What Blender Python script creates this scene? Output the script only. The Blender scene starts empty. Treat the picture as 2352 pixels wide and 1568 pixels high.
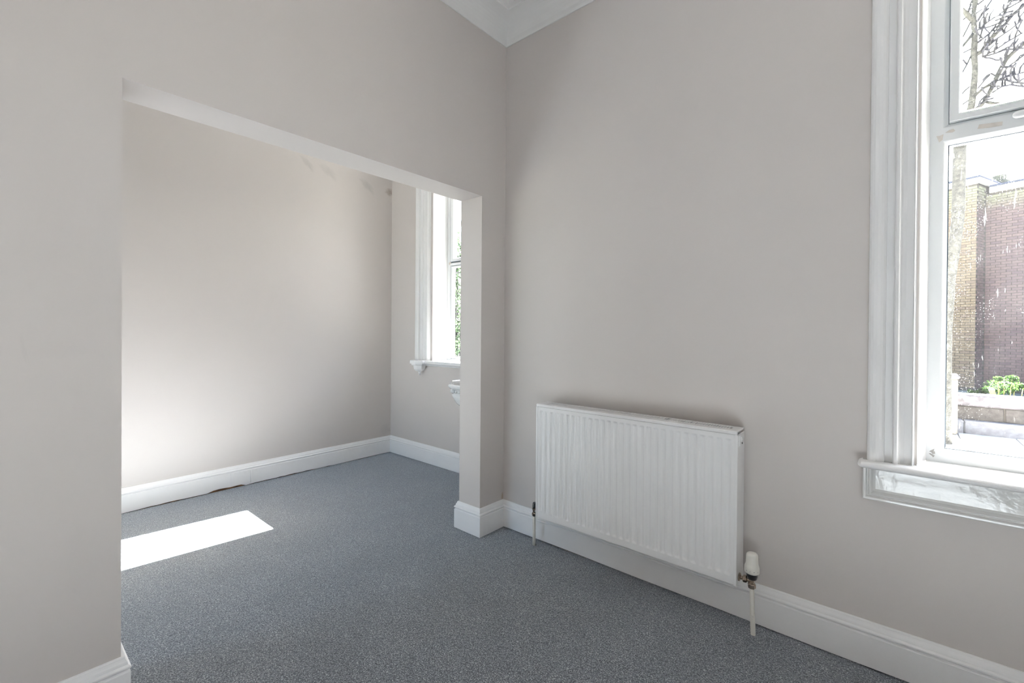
import bpy, math, random
import numpy as np
from mathutils import Matrix, Vector
random.seed(7)
C = bpy.context.scene.collection
S = bpy.context.scene
PI = math.pi

# ------------------------------------------------------------------ camera
CAM = np.array([1.804, -2.0228, 1.1631])
YAW, PITCH, ROLL, FPX, SY = 0.7113, -0.0056, 0.0075, 1041.71, -18.39
_sy, _cy = math.sin(YAW), math.cos(YAW)
_f0 = np.array([-_sy, _cy, 0]); _r0 = np.array([_cy, _sy, 0]); _u0 = np.array([0, 0, 1.])
_f = _f0 * math.cos(PITCH) + _u0 * math.sin(PITCH)
_u1 = _u0 * math.cos(PITCH) - _f0 * math.sin(PITCH)
_r = _r0 * math.cos(ROLL) + _u1 * math.sin(ROLL)
_u = _u1 * math.cos(ROLL) - _r0 * math.sin(ROLL)
cam_data = bpy.data.cameras.new('camera')
cam = bpy.data.objects.new('camera', cam_data); C.objects.link(cam)
cam.matrix_world = Matrix(((_r[0], _u[0], -_f[0], CAM[0]), (_r[1], _u[1], -_f[1], CAM[1]),
                           (_r[2], _u[2], -_f[2], CAM[2]), (0, 0, 0, 1)))
cam_data.sensor_width = 36; cam_data.lens = FPX * 36 / 2352
cam_data.shift_y = SY / 2352; cam_data.clip_start = 0.05; cam_data.clip_end = 200
S.camera = cam


def at(u, v, Y):
    """the point of the world plane y = Y that the photograph shows at pixel u, v"""
    d = _f + _r * (u - 1176) / FPX - _u * (v - 784 - SY) / FPX
    return CAM + d * (Y - CAM[1]) / d[1]


# ------------------------------------------------------------------ sky, sun, exposure
W = bpy.data.worlds.new('sky'); S.world = W; W.use_nodes = True
bg = W.node_tree.nodes['Background']
sky = W.node_tree.nodes.new('ShaderNodeTexSky'); sky.sky_type = 'NISHITA'; sky.sun_disc = False
sky.sun_elevation = math.radians(32.6); sky.sun_rotation = math.radians(5.4)
sky.air_density = 1.0; sky.dust_density = 4.0; sky.ozone_density = 1.0; sky.altitude = 50
W.node_tree.links.new(sky.outputs[0], bg.inputs['Color']); bg.inputs['Strength'].default_value = 1.15
sd = bpy.data.lights.new('sun', 'SUN'); sd.energy = 380; sd.angle = math.radians(0.55); sd.color = (1.0, 0.975, 0.945)
sun = bpy.data.objects.new('sun', sd); C.objects.link(sun)
sun.rotation_euler = Vector((0.095, 1.0, 0.643)).to_track_quat('Z', 'Y').to_euler()
sun.location = (1, 8, 8)


def portal(name, loc, direction, sx, sy):
    l = bpy.data.lights.new(name, 'AREA'); l.shape = 'RECTANGLE'; l.size = sx; l.size_y = sy
    l.cycles.is_portal = True
    o = bpy.data.objects.new(name, l); C.objects.link(o); o.location = loc
    o.rotation_euler = Vector(direction).to_track_quat('-Z', 'Y').to_euler()


W1X0, W1X1, W1Z1 = 1.713, 2.780, 2.79      # outer edges of the casing of window_1
W2X0, W2X1, W2Z1 = -1.505, -0.523, 2.79    # the same of window_2
portal('portal_window', ((W1X0 + W1X1) / 2, 0.20, 1.7), (0, -1, 0), 0.80, 2.0)
portal('portal_alcove', (-1.014, 0.73, 1.75), (0, -1, 0), 0.62, 1.8)
portal('portal_alcove_back', (-1.04, -3.66, 1.3), (0, 1, 0), 1.0, 2.3)  # sky portal for the opening added at the back of the alcove

S.view_settings.view_transform = 'Standard'; S.view_settings.look = 'None'
S.view_settings.exposure = 0.50; S.view_settings.gamma = 1; S.view_settings.use_curve_mapping = False
S.cycles.use_denoising = True
S.cycles.max_bounces = 14; S.cycles.diffuse_bounces = 9; S.cycles.transparent_max_bounces = 16
S.cycles.sample_clamp_indirect = 6.0
S.cycles.caustics_reflective = True


# ------------------------------------------------------------------ materials
def nodes_of(name):
    m = bpy.data.materials.new(name); m.use_nodes = True
    nt = m.node_tree; b = nt.nodes['Principled BSDF']
    return m, nt, b


def N(nt, t, **kw):
    n = nt.nodes.new(t)
    for k, v in kw.items():
        if k in n.inputs: n.inputs[k].default_value = v
        else: setattr(n, k, v)
    return n


def ramp(nt, fac, stops):
    r = nt.nodes.new('ShaderNodeValToRGB'); e = r.color_ramp.elements
    while len(e) < len(stops): e.new(0.5)
    for q, (p, c) in zip(e, stops):
        q.position = p; q.color = (*c, 1) if len(c) == 3 else c
    nt.links.new(fac, r.inputs[0]); return r


def mat(name, col, rough=0.5, metal=0.0, var=0.04, scale=6.0, bump=0.0, bscale=80.0, bdist=0.001, coat=0.0, spec=0.5):
    m, nt, b = nodes_of(name)
    g = N(nt, 'ShaderNodeNewGeometry')
    n = N(nt, 'ShaderNodeTexNoise', Scale=scale, Detail=4.0)
    nt.links.new(g.outputs['Position'], n.inputs['Vector'])
    lo = tuple(max(0, c * (1 - var)) for c in col); hi = tuple(min(1, c * (1 + var)) for c in col)
    r = ramp(nt, n.outputs['Fac'], [(0.35, lo), (0.65, hi)])
    nt.links.new(r.outputs[0], b.inputs['Base Color'])
    b.inputs['Roughness'].default_value = rough; b.inputs['Metallic'].default_value = metal
    b.inputs['Specular IOR Level'].default_value = spec; b.inputs['Coat Weight'].default_value = coat
    if bump:
        n2 = N(nt, 'ShaderNodeTexNoise', Scale=bscale, Detail=3.0)
        nt.links.new(g.outputs['Position'], n2.inputs['Vector'])
        bp = N(nt, 'ShaderNodeBump', Strength=bump, Distance=bdist)
        nt.links.new(n2.outputs['Fac'], bp.inputs['Height']); nt.links.new(bp.outputs[0], b.inputs['Normal'])
    return m


WALLC = (0.578, 0.541, 0.519)
M = {}
M['wall'] = mat('painted_plaster', WALLC, 0.62, var=0.012, scale=1.6, bump=0.12, bscale=9, bdist=0.01, spec=0.3)
M['white_wall'] = mat('white_emulsion', (0.80, 0.80, 0.79), 0.6, var=0.01, bump=0.1, bscale=12, bdist=0.006)
M['gloss'] = mat('white_gloss_paint', (0.91, 0.91, 0.91), 0.30, var=0.01, bump=0.22, bscale=28, bdist=0.004)
M['high_gloss'] = mat('old_gloss_paint', (0.78, 0.78, 0.765), 0.10, var=0.012, bump=0.55, bscale=26, bdist=0.004, coat=0.4)
M['upvc'] = mat('window_plastic', (0.80, 0.82, 0.83), 0.28, var=0.01)
M['rad'] = mat('radiator_enamel', (0.91, 0.91, 0.91), 0.26, var=0.006, bump=0.03, bscale=60)
M['raddark'] = mat('radiator_inside_shade', (0.03, 0.027, 0.025), 0.6)  # shade between the grille slots, put into the colour of the fins
M['cream'] = mat('cream_plastic', (0.80, 0.78, 0.72), 0.38, var=0.01)
M['black'] = mat('black_plastic', (0.012, 0.012, 0.014), 0.35)
M['nickel'] = mat('worn_nickel', (0.36, 0.30, 0.24), 0.22, metal=0.9, var=0.15, scale=60)
M['gasket'] = mat('grey_gasket', (0.10, 0.13, 0.16), 0.5)
M['filler'] = mat('dried_tape_residue', (0.60, 0.56, 0.52), 0.8, var=0.08, scale=80)
M['scuff'] = mat('grey_scuff', (0.36, 0.35, 0.34), 0.8, var=0.2, scale=200)
M['porcelain'] = mat('porcelain', (0.82, 0.83, 0.83), 0.08, var=0.004, coat=0.5)
M['gap'] = mat('skirting_gap_shade', (0.16, 0.085, 0.04), 0.9, var=0.6, scale=18)  # shade of the gap under the skirting, as a dark brown colour
M['ink'] = mat('printed_mark', (0.15, 0.15, 0.18), 0.5)


def carpet():
    m, nt, b = nodes_of('flecked_carpet')
    g = N(nt, 'ShaderNodeNewGeometry')
    # every tuft has a direction of its own: warp the grain with a finer noise
    w = N(nt, 'ShaderNodeTexNoise', Scale=70.0, Detail=2.0)
    nt.links.new(g.outputs['Position'], w.inputs['Vector'])
    mx = N(nt, 'ShaderNodeMixRGB', blend_type='LINEAR_LIGHT'); mx.inputs[0].default_value = 0.006
    nt.links.new(g.outputs['Position'], mx.inputs[1]); nt.links.new(w.outputs['Color'], mx.inputs[2])
    n = N(nt, 'ShaderNodeTexNoise', Scale=245.0, Detail=2.5, Roughness=0.62)
    nt.links.new(mx.outputs[0], n.inputs['Vector'])
    r = ramp(nt, n.outputs['Fac'], [(0.37, (0.012, 0.013, 0.018)), (0.47, (0.052, 0.055, 0.068)), (0.55, (0.16, 0.17, 0.19)), (0.66, (0.50, 0.52, 0.53))])
    big = N(nt, 'ShaderNodeTexNoise', Scale=2.6, Detail=5.0, Roughness=0.6)
    nt.links.new(g.outputs['Position'], big.inputs['Vector'])
    rb = ramp(nt, big.outputs['Fac'], [(0.35, (0.86, 0.86, 0.87)), (0.65, (1.12, 1.11, 1.10))])
    mu = N(nt, 'ShaderNodeMixRGB', blend_type='MULTIPLY'); mu.inputs[0].default_value = 1
    nt.links.new(r.outputs[0], mu.inputs[1]); nt.links.new(rb.outputs[0], mu.inputs[2])
    nt.links.new(mu.outputs[0], b.inputs['Base Color'])
    b.inputs['Roughness'].default_value = 0.95; b.inputs['Specular IOR Level'].default_value = 0.15
    b.inputs['Sheen Weight'].default_value = 0.8; b.inputs['Sheen Tint'].default_value = (0.85, 0.93, 1.0, 1); b.inputs['Sheen Roughness'].default_value = 0.5
    bp = N(nt, 'ShaderNodeBump', Strength=0.75, Distance=0.004)
    nt.links.new(n.outputs['Fac'], bp.inputs['Height']); nt.links.new(bp.outputs[0], b.inputs['Normal'])
    return m


M['carpet'] = carpet()


def stained_wall(name, spots, base=WALLC):
    """wall paint with damp marks: spots are (centre, half size, tint, strength, rotation)"""
    m, nt, b = nodes_of(name)
    g = N(nt, 'ShaderNodeNewGeometry')
    n = N(nt, 'ShaderNodeTexNoise', Scale=1.6, Detail=4.0); nt.links.new(g.outputs['Position'], n.inputs['Vector'])
    r = ramp(nt, n.outputs['Fac'], [(0.35, tuple(c * 0.988 for c in base)), (0.65, tuple(c * 1.012 for c in base))])
    cur = r.outputs[0]
    for (c, h, tint, k, ang) in spots:
        mp = N(nt, 'ShaderNodeMapping', vector_type='TEXTURE')
        mp.inputs['Location'].default_value = c; mp.inputs['Scale'].default_value = h
        mp.inputs['Rotation'].default_value = ang
        nt.links.new(g.outputs['Position'], mp.inputs['Vector'])
        nn = N(nt, 'ShaderNodeTexNoise', Scale=2.2, Detail=5.0, Roughness=0.65); nt.links.new(mp.outputs[0], nn.inputs['Vector'])
        sub = N(nt, 'ShaderNodeVectorMath', operation='LENGTH'); nt.links.new(mp.outputs[0], sub.inputs[0])
        ma = N(nt, 'ShaderNodeMath', operation='MULTIPLY_ADD'); nt.links.new(nn.outputs['Fac'], ma.inputs[0])
        ma.inputs[1].default_value = 1.3; nt.links.new(sub.outputs['Value'], ma.inputs[2])
        fr = ramp(nt, ma.outputs[0], [(0.0, (k, k, k)), (1.0, (0, 0, 0))])
        mr = N(nt, 'ShaderNodeMapRange'); nt.links.new(ma.outputs[0], mr.inputs[0])
        mr.inputs[1].default_value = 0.9; mr.inputs[2].default_value = 1.5; mr.inputs[3].default_value = k; mr.inputs[4].default_value = 0
        nt.nodes.remove(fr)
        mx = N(nt, 'ShaderNodeMixRGB'); nt.links.new(mr.outputs[0], mx.inputs[0])
        nt.links.new(cur, mx.inputs[1]); mx.inputs[2].default_value = (*tint, 1); cur = mx.outputs[0]
    nt.links.new(cur, b.inputs['Base Color']); b.inputs['Roughness'].default_value = 0.85
    b.inputs['Specular IOR Level'].default_value = 0.3
    n2 = N(nt, 'ShaderNodeTexNoise', Scale=9.0, Detail=3.0); nt.links.new(g.outputs['Position'], n2.inputs['Vector'])
    bp = N(nt, 'ShaderNodeBump', Strength=0.12, Distance=0.01)
    nt.links.new(n2.outputs['Fac'], bp.inputs['Height']); nt.links.new(bp.outputs[0], b.inputs['Normal'])
    return m


GREYS = (0.40, 0.385, 0.37)
M['wall_far'] = stained_wall('damp_stained_plaster', [
    ((-1.905, -0.30, 2.52), (1, 0.10, 0.035), GREYS, 0.42, (math.radians(-42), 0, 0)),
    ((-1.905, -0.12, 2.50), (1, 0.12, 0.05), GREYS, 0.32, (math.radians(-30), 0, 0)),
    ((-1.905, 0.25, 2.47), (1, 0.12, 0.045), GREYS, 0.42, (math.radians(-35), 0, 0)),
    ((-1.905, 0.49, 2.47), (1, 0.07, 0.05), (0.27, 0.21, 0.16), 0.6, (0, 0, 0)),
    ((-1.905, 0.46, 0.22), (1, 0.09, 0.07), GREYS, 0.25, (0, 0, 0))])
M['wall_left'] = stained_wall('scuffed_plaster', [
    ((0.0, -1.87, 1.10), (1, 0.10, 0.035), GREYS, 0.07, (0, 0, 0)),
    ((0.0, -1.955, 1.10), (1, 0.008, 0.05), GREYS, 0.10, (math.radians(8), 0, 0)),
    ((0.0, -0.004, 0.175), (1, 0.02, 0.035), (0.40, 0.29, 0.18), 0.7, (0, 0, 0))])


def glass_mat(name, dirt, streak=1.0):
    m, nt, b = nodes_of(name); nt.nodes.remove(b)
    out = [n for n in nt.nodes if n.type == 'OUTPUT_MATERIAL'][0]
    g = N(nt, 'ShaderNodeNewGeometry')
    tr = N(nt, 'ShaderNodeBsdfTransparent'); tr.inputs[0].default_value = (0.97, 0.985, 0.98, 1)
    gl = N(nt, 'ShaderNodeBsdfGlossy', Roughness=0.02)
    fr = N(nt, 'ShaderNodeFresnel', IOR=1.45)
    # only the outer skin of the pane reflects (a straight-through pane has no total internal reflection)
    ib = N(nt, 'ShaderNodeMath', operation='SUBTRACT'); ib.inputs[0].default_value = 1.0; nt.links.new(g.outputs['Backfacing'], ib.inputs[1])
    fb = N(nt, 'ShaderNodeMath', operation='MULTIPLY'); nt.links.new(fr.outputs[0], fb.inputs[0]); nt.links.new(ib.outputs[0], fb.inputs[1])
    a = N(nt, 'ShaderNodeMixShader'); nt.links.new(fb.outputs[0], a.inputs[0])
    nt.links.new(tr.outputs[0], a.inputs[1]); nt.links.new(gl.outputs[0], a.inputs[2])
    # dirt: small specks, runs of dried drops, a thin film
    vo = N(nt, 'ShaderNodeTexVoronoi', Scale=150.0); nt.links.new(g.outputs['Position'], vo.inputs['Vector'])
    n3 = N(nt, 'ShaderNodeTexNoise', Scale=7.0, Detail=3.0); nt.links.new(g.outputs['Position'], n3.inputs['Vector'])
    sp = N(nt, 'ShaderNodeMapRange'); nt.links.new(vo.outputs['Distance'], sp.inputs[0])
    sp.inputs[1].default_value = 0.10; sp.inputs[2].default_value = 0.17; sp.inputs[3].default_value = 1; sp.inputs[4].default_value = 0
    gt = N(nt, 'ShaderNodeMapRange'); nt.links.new(n3.outputs['Fac'], gt.inputs[0])
    gt.inputs[1].default_value = 0.48; gt.inputs[2].default_value = 0.62; gt.inputs[4].default_value = 0.5
    s1 = N(nt, 'ShaderNodeMath', operation='MULTIPLY'); nt.links.new(sp.outputs[0], s1.inputs[0]); nt.links.new(gt.outputs[0], s1.inputs[1])
    mp = N(nt, 'ShaderNodeMapping'); mp.inputs['Scale'].default_value = (120, 120, 14); nt.links.new(g.outputs['Position'], mp.inputs['Vector'])
    n4 = N(nt, 'ShaderNodeTexNoise', Scale=1.0, Detail=3.0, Roughness=0.7); nt.links.new(mp.outputs[0], n4.inputs['Vector'])
    st = N(nt, 'ShaderNodeMapRange'); nt.links.new(n4.outputs['Fac'], st.inputs[0])
    st.inputs[1].default_value = 0.66; st.inputs[2].default_value = 0.80; st.inputs[4].default_value = 0.45 * streak
    ad = N(nt, 'ShaderNodeMath', operation='ADD'); nt.links.new(s1.outputs[0], ad.inputs[0]); nt.links.new(st.outputs[0], ad.inputs[1])
    fm = N(nt, 'ShaderNodeMath', operation='MULTIPLY_ADD'); nt.links.new(ad.outputs[0], fm.inputs[0])
    fm.inputs[1].default_value = dirt; fm.inputs[2].default_value = 0.006 * dirt; fm.use_clamp = True
    tl = N(nt, 'ShaderNodeBsdfTranslucent'); tl.inputs[0].default_value = (0.85, 0.87, 0.9, 1)
    df = N(nt, 'ShaderNodeBsdfDiffuse'); df.inputs[0].default_value = (0.8, 0.8, 0.8, 1)
    dd = N(nt, 'ShaderNodeMixShader'); dd.inputs[0].default_value = 0.3
    nt.links.new(tl.outputs[0], dd.inputs[1]); nt.links.new(df.outputs[0], dd.inputs[2])
    o = N(nt, 'ShaderNodeMixShader'); nt.links.new(fm.outputs[0], o.inputs[0])
    nt.links.new(a.outputs[0], o.inputs[1]); nt.links.new(dd.outputs[0], o.inputs[2])
    nt.links.new(o.outputs[0], out.inputs[0])
    return m


M['glass'] = glass_mat('clean_glass', 0.04)
M['dirty_glass'] = glass_mat('rain_spotted_glass', 0.22)


# ------------------------------------------------------------------ mesh helpers
class MB:
    def __init__(s): s.v = []; s.f = []; s.sm = []; s.bv = []

    def add(s, vs, fs, smooth=False):
        o = len(s.v); s.v += [tuple(map(float, p)) for p in vs]
        s.f += [tuple(i + o for i in f) for f in fs]; s.sm += [smooth] * len(fs); return s

    def box(s, x0, x1, y0, y1, z0, z1):
        return s.add([(x0, y0, z0), (x1, y0, z0), (x1, y1, z0), (x0, y1, z0), (x0, y0, z1), (x1, y0, z1), (x1, y1, z1), (x0, y1, z1)],
                     [(0, 3, 2, 1), (4, 5, 6, 7), (0, 1, 5, 4), (1, 2, 6, 5), (2, 3, 7, 6), (3, 0, 4, 7)])

    def bbox(s, x0, x1, y0, y1, z0, z1, b):
        """box with small chamfers on all twelve edges"""
        b = min(b, (x1 - x0) * .45, (y1 - y0) * .45, (z1 - z0) * .45)
        X = (x0, x1); Y = (y0, y1); Z = (z0, z1); vs = []; idx = {}
        for i in (0, 1):
            for j in (0, 1):
                for k in (0, 1):
                    sx, sy, sz = 1 - 2 * i, 1 - 2 * j, 1 - 2 * k
                    for a in range(3):
                        p = [X[i], Y[j], Z[k]]
                        if a != 0: p[0] += sx * b
                        if a != 1: p[1] += sy * b
                        if a != 2: p[2] += sz * b
                        idx[(i, j, k, a)] = len(vs); vs.append(p)
        fs = []
        for i in (0, 1): fs.append([idx[(i, j, k, 0)] for j, k in ((0, 0), (1, 0), (1, 1), (0, 1))][::(1 if i else -1)])
        for j in (0, 1): fs.append([idx[(i, j, k, 1)] for i, k in ((0, 0), (0, 1), (1, 1), (1, 0))][::(1 if j else -1)])
        for k in (0, 1): fs.append([idx[(i, j, k, 2)] for i, j in ((0, 0), (1, 0), (1, 1), (0, 1))][::(1 if k else -1)])
        for i in (0, 1):
            for j in (0, 1): fs.append([idx[(i, j, 0, 0)], idx[(i, j, 1, 0)], idx[(i, j, 1, 1)], idx[(i, j, 0, 1)]][::(1 if i == j else -1)])
            for k in (0, 1): fs.append([idx[(i, 0, k, 0)], idx[(i, 1, k, 0)], idx[(i, 1, k, 2)], idx[(i, 0, k, 2)]][::(-1 if i == k else 1)])
        for j in (0, 1):
            for k in (0, 1): fs.append([idx[(0, j, k, 1)], idx[(1, j, k, 1)], idx[(1, j, k, 2)], idx[(0, j, k, 2)]][::(1 if j == k else -1)])
        for i in (0, 1):
            for j in (0, 1):
                for k in (0, 1): fs.append([idx[(i, j, k, a)] for a in range(3)][::(-1 if (i + j + k) % 2 == 0 else 1)])
        return s.add(vs, fs)

    def grid(s, rows, closed_u=False, closed_v=False, smooth=True, flip=False):
        n = len(rows); m = len(rows[0]); vs = [p for r in rows for p in r]; fs = []
        for i in range(n if closed_v else n - 1):
            for j in range(m if closed_u else m - 1):
                a = i * m + j; b_ = i * m + (j + 1) % m; c = ((i + 1) % n) * m + (j + 1) % m; d = ((i + 1) % n) * m + j
                fs.append((a, b_, c, d) if not flip else (d, c, b_, a))
        return s.add(vs, fs, smooth)

    def tube(s, pts, rad, n=8, caps=True, smooth=True):
        pts = [Vector(p) for p in pts]; rows = []
        rad = rad if isinstance(rad, (list, tuple)) else [rad] * len(pts)
        t0 = (pts[1] - pts[0]).normalized(); a = Vector((0, 0, 1)) if abs(t0.z) < .9 else Vector((1, 0, 0))
        nx = t0.cross(a).normalized()
        for i, p in enumerate(pts):
            t = (pts[min(i + 1, len(pts) - 1)] - pts[max(i - 1, 0)]).normalized()
            nx = (nx - t * nx.dot(t)).normalized(); ny = t.cross(nx)
            rows.append([p + (nx * math.cos(2 * PI * k / n) + ny * math.sin(2 * PI * k / n)) * rad[i] for k in range(n)])
        o = len(s.v); s.grid(rows, closed_u=True, smooth=smooth)
        if caps:
            s.f.append(tuple(o + k for k in range(n))[::-1]); s.sm.append(False)
            s.f.append(tuple(o + (len(pts) - 1) * n + k for k in range(n))); s.sm.append(False)
        return s

    def lathe(s, prof, c=(0, 0, 0), axis='z', n=20, smooth=True, phase=0.0):
        """prof: (radius, height) from one end to the other; closed ends"""
        rows = []
        for r, h in prof:
            row = []
            for k in range(n):
                a = 2 * PI * k / n + phase; p = (r * math.cos(a), r * math.sin(a), h)
                if axis == 'x': p = (p[2], p[0], p[1])
                if axis == 'y': p = (p[1], p[2], p[0])
                row.append((p[0] + c[0], p[1] + c[1], p[2] + c[2]))
            rows.append(row)
        o = len(s.v); s.grid(rows, closed_u=True, smooth=smooth)
        s.f.append(tuple(o + k for k in range(n))[::-1]); s.sm.append(False)
        s.f.append(tuple(o + (len(prof) - 1) * n + k for k in range(n))); s.sm.append(False)
        return s

    def sweep(s, path, prof, side=1, ends=True, smooth=False, jig=None):
        """profile (d, z) swept along the XY polyline `path`; d goes to the left of travel times side; mitred"""
        P = [Vector((p[0], p[1])) for p in path]; n = len(P); rows = []
        for i in range(n):
            d0 = (P[i] - P[i - 1]).normalized() if i > 0 else (P[1] - P[0]).normalized()
            d1 = (P[i + 1] - P[i]).normalized() if i < n - 1 else d0
            n0 = Vector((-d0.y, d0.x)) * side; n1 = Vector((-d1.y, d1.x)) * side
            mi = (n0 + n1); mi = mi / max(1e-6, mi.dot(n0))
            rows.append([(P[i].x + mi.x * d, P[i].y + mi.y * d, z + (jig(i, d, z) if jig else 0)) for d, z in prof])
        o = len(s.v); m = len(prof); s.grid(rows, smooth=smooth, flip=(side < 0))
        if ends:
            s.f.append(tuple(o + k for k in range(m))); s.sm.append(False)
            s.f.append(tuple(o + (n - 1) * m + k for k in range(m))[::-1]); s.sm.append(False)
        return s

    def arch(s, x0, x1, z0, z1, prof, Y, smooth=False):
        """casing: profile (w inwards, y) up the left side, across the top and down the right side"""
        rows = [[(x0 + w, Y + y, z0) for w, y in prof], [(x0 + w, Y + y, z1 - w) for w, y in prof],
                [(x1 - w, Y + y, z1 - w) for w, y in prof], [(x1 - w, Y + y, z0) for w, y in prof]]
        return s.grid(rows, smooth=smooth, flip=True)

    def ring(s, x0, x1, z0, z1, prof, Y, e=(0, 0, 0, 0), smooth=False):
        """closed frame; profile (w inwards, y); e widens left, right, bottom, top"""
        W_ = lambda w, k: max(0.0, w + e[k]) if w > 0 else 0.0
        rows = [[(x0 + W_(w, 0), Y + y, z0 + W_(w, 2)) for w, y in prof], [(x0 + W_(w, 0), Y + y, z1 - W_(w, 3)) for w, y in prof],
                [(x1 - W_(w, 1), Y + y, z1 - W_(w, 3)) for w, y in prof], [(x1 - W_(w, 1), Y + y, z0 + W_(w, 2)) for w, y in prof]]
        return s.grid(rows, closed_v=True, smooth=smooth, flip=True)

    def mesh(s, name, m, autosmooth=False):
        me = bpy.data.meshes.new(name); me.from_pydata(s.v, [], s.f)
        me.polygons.foreach_set('use_smooth', s.sm)
        if s.bv:
            a = me.attributes.new('bv', 'FLOAT', 'FACE'); a.data.foreach_set('value', s.bv)
        me.materials.append(m); me.update(); return me

    def build(s, name, m, parent=None, loc=None, **props):
        o = bpy.data.objects.new(name, s.mesh(name, m)); C.objects.link(o)
        if parent is not None: o.parent = parent
        if loc is not None: o.location = loc
        for k, v in props.items(): o[k] = v
        return o


def tag(o, label=None, category=None, group=None, kind=None):
    for k, v in (('label', label), ('category', category), ('group', group), ('kind', kind)):
        if v: o[k] = v
    return o


def empty(name, loc=(0, 0, 0), rz=0.0, **props):
    o = bpy.data.objects.new(name, None); C.objects.link(o); o.location = loc; o.rotation_euler = (0, 0, rz)
    o.empty_display_size = 0.1
    for k, v in props.items(): o[k] = v
    return o


def struct(name, mb, m, label, cat, parent=None):
    o = mb.build(name, m, parent)
    if parent is None: tag(o, label, cat, kind='structure')
    return o


# ------------------------------------------------------------------ room shell
HC = 2.972
XR, YB = 4.2, -4.6          # right-hand and back walls, behind the camera
XF, YD = -1.905, 0.51       # far wall of the alcove and its window wall
YA = -3.8                   # back of the alcove
T = 0.172; YA1, YA2, ZH = -0.197, -1.752, 1.923
struct('floor', MB().box(XF - .1, XR + .1, YB - .1, YD + .02, -0.12, 0.0), M['carpet'], 'dark blue-grey flecked carpet covering both rooms', 'floor')
struct('ceiling', MB().box(XF - .3, XR + .3, YB - .3, YD + .3, HC, HC + 0.15), M['white_wall'], 'white ceiling above the cornice', 'ceiling')
w = MB(); w.box(-T, 0, YA1, 0.001, 0, HC)                                   # pier
w.box(-T, 0, YA2, YA1, ZH, HC); w.box(-T, 0, YB, YA2, 0, HC)               # header and left stub
struct('wall_left', w, M['wall_left'], 'warm grey partition wall with wide opening to the alcove', 'wall')
hx0, hx1, hz0, hz1 = W1X0 + .13, W1X1 - .13, 0.70, W1Z1 - .12
w = MB(); w.box(-T, hx0, 0, .30, 0, HC).box(hx1, XR, 0, .30, 0, HC).box(hx0, hx1, 0, .30, 0, hz0).box(hx0, hx1, 0, .30, hz1, HC)
struct('wall_right', w, M['wall'], 'warm grey wall behind the radiator, with the tall window', 'wall')
struct('wall_alcove_side', MB().box(-T, -.02, .30, YD + .24, 0, HC), M['wall'], 'short return wall between alcove and radiator wall', 'wall')
ax0, ax1, az0, az1 = W2X0 + .215, W2X1 - .215, 0.87, W2Z1 - .2
w = MB(); w.box(XF, ax0, YD, YD + .24, 0, HC).box(ax1, -T, YD, YD + .24, 0, HC).box(ax0, ax1, YD, YD + .24, 0, az0).box(ax0, ax1, YD, YD + .24, az1, HC)
struct('wall_alcove', w, M['wall'], 'narrow grey wall with the alcove window and basin', 'wall')
struct('wall_far', MB().box(XF - .2, XF, YB - .1, YD + .24, 0, HC), M['wall_far'], 'far grey wall of the alcove with damp marks near its top', 'wall')
# unseen walls behind the camera, with one glazed opening added to brighten the alcove
w = MB().box(XR, XR + .2, YB, .3, 0, HC)
struct('wall_side', w, M['wall'], 'plain grey side wall behind the camera', 'wall')
w = MB(); w.box(XF, -1.54, YA, YA + .2, 0, HC).box(-.54, -T, YA, YA + .2, 0, HC).box(-1.54, -.54, YA, YA + .2, 0, .12).box(-1.54, -.54, YA, YA + .2, 2.45, HC).box(-T, XR + .2, YB - .2, YB, 0, HC)
struct('wall_back', w, M['wall'], 'grey back wall, with an unseen glazed opening added to light the alcove', 'wall')
for nm, (a, b_) in {'window_added': ((-1.54, -.54), 'z')}.items():
    e = empty(nm); tag(e, 'unseen white window added behind the camera to brighten the alcove', 'window', kind='structure')
    fr_ = MB(); gp = MB(); YW = YB if b_ == 'y' else YA + .2
    for q0, q1 in ((a[0], (a[0] + a[1]) / 2), ((a[0] + a[1]) / 2, a[1])):
        for z0, z1 in (((.10, 1.1), (1.1, 2.1)) if nm == '' else ((.12, 1.75), (1.75, 2.45))):
            for lo, hi, zl, zh in ((q0, q0 + .05, z0, z1), (q1 - .05, q1, z0, z1), (q0, q1, z0, z0 + .05), (q0, q1, z1 - .05, z1)):
                if b_ == 'x': fr_.box(XR + .06, XR + .12, lo, hi, zl, zh)
                else: fr_.box(lo, hi, YW - .12, YW - .06, zl, zh)
            if b_ == 'x': gp.box(XR + .088, XR + .092, q0 + .05, q1 - .05, z0 + .05, z1 - .05)
            else: gp.box(q0 + .05, q1 - .05, YW - .092, YW - .088, z0 + .05, z1 - .05)
    fr_.build('frame', M['upvc'], e); gp.build('pane', M['glass'], e)

# cornice
cov = [(0, 2.846), (.006, 2.846), (.008, 2.852), (.010, 2.860)]
for k in range(1, 9):
    a = k / 9 * PI / 2
    cov.append((.010 + .105 * (1 - math.cos(a)), 2.860 + .092 * math.sin(a)))
cov += [(.118, 2.953), (.122, 2.960), (.135, 2.9605), (.140, 2.956), (.150, 2.956), (.156, 2.962), (.158, HC), (0, HC)]
struct('trim_1', MB().sweep([(0.0, YB), (0.0, 0.0), (XR, 0.0)], cov, side=-1), M['white_wall'], 'white plaster cornice where the walls meet the ceiling', 'cornice')

# skirting boards
SK = [(.0, .0045), (.0205, .0045), (.0205, .1115), (.0185, .1140), (.0140, .1155), (.0140, .1190), (.0195, .1205), (.0218, .1245),
      (.0215, .1285), (.0185, .1315), (.0145, .1335), (.0145, .1360), (.0135, .1415), (.0108, .1465), (.0085, .1515), (.0080, .1545), (.006, .1575), (0, .1578)]
BKP = [(0, .0), (.010, .0), (.010, .008), (0, .008)]


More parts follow.
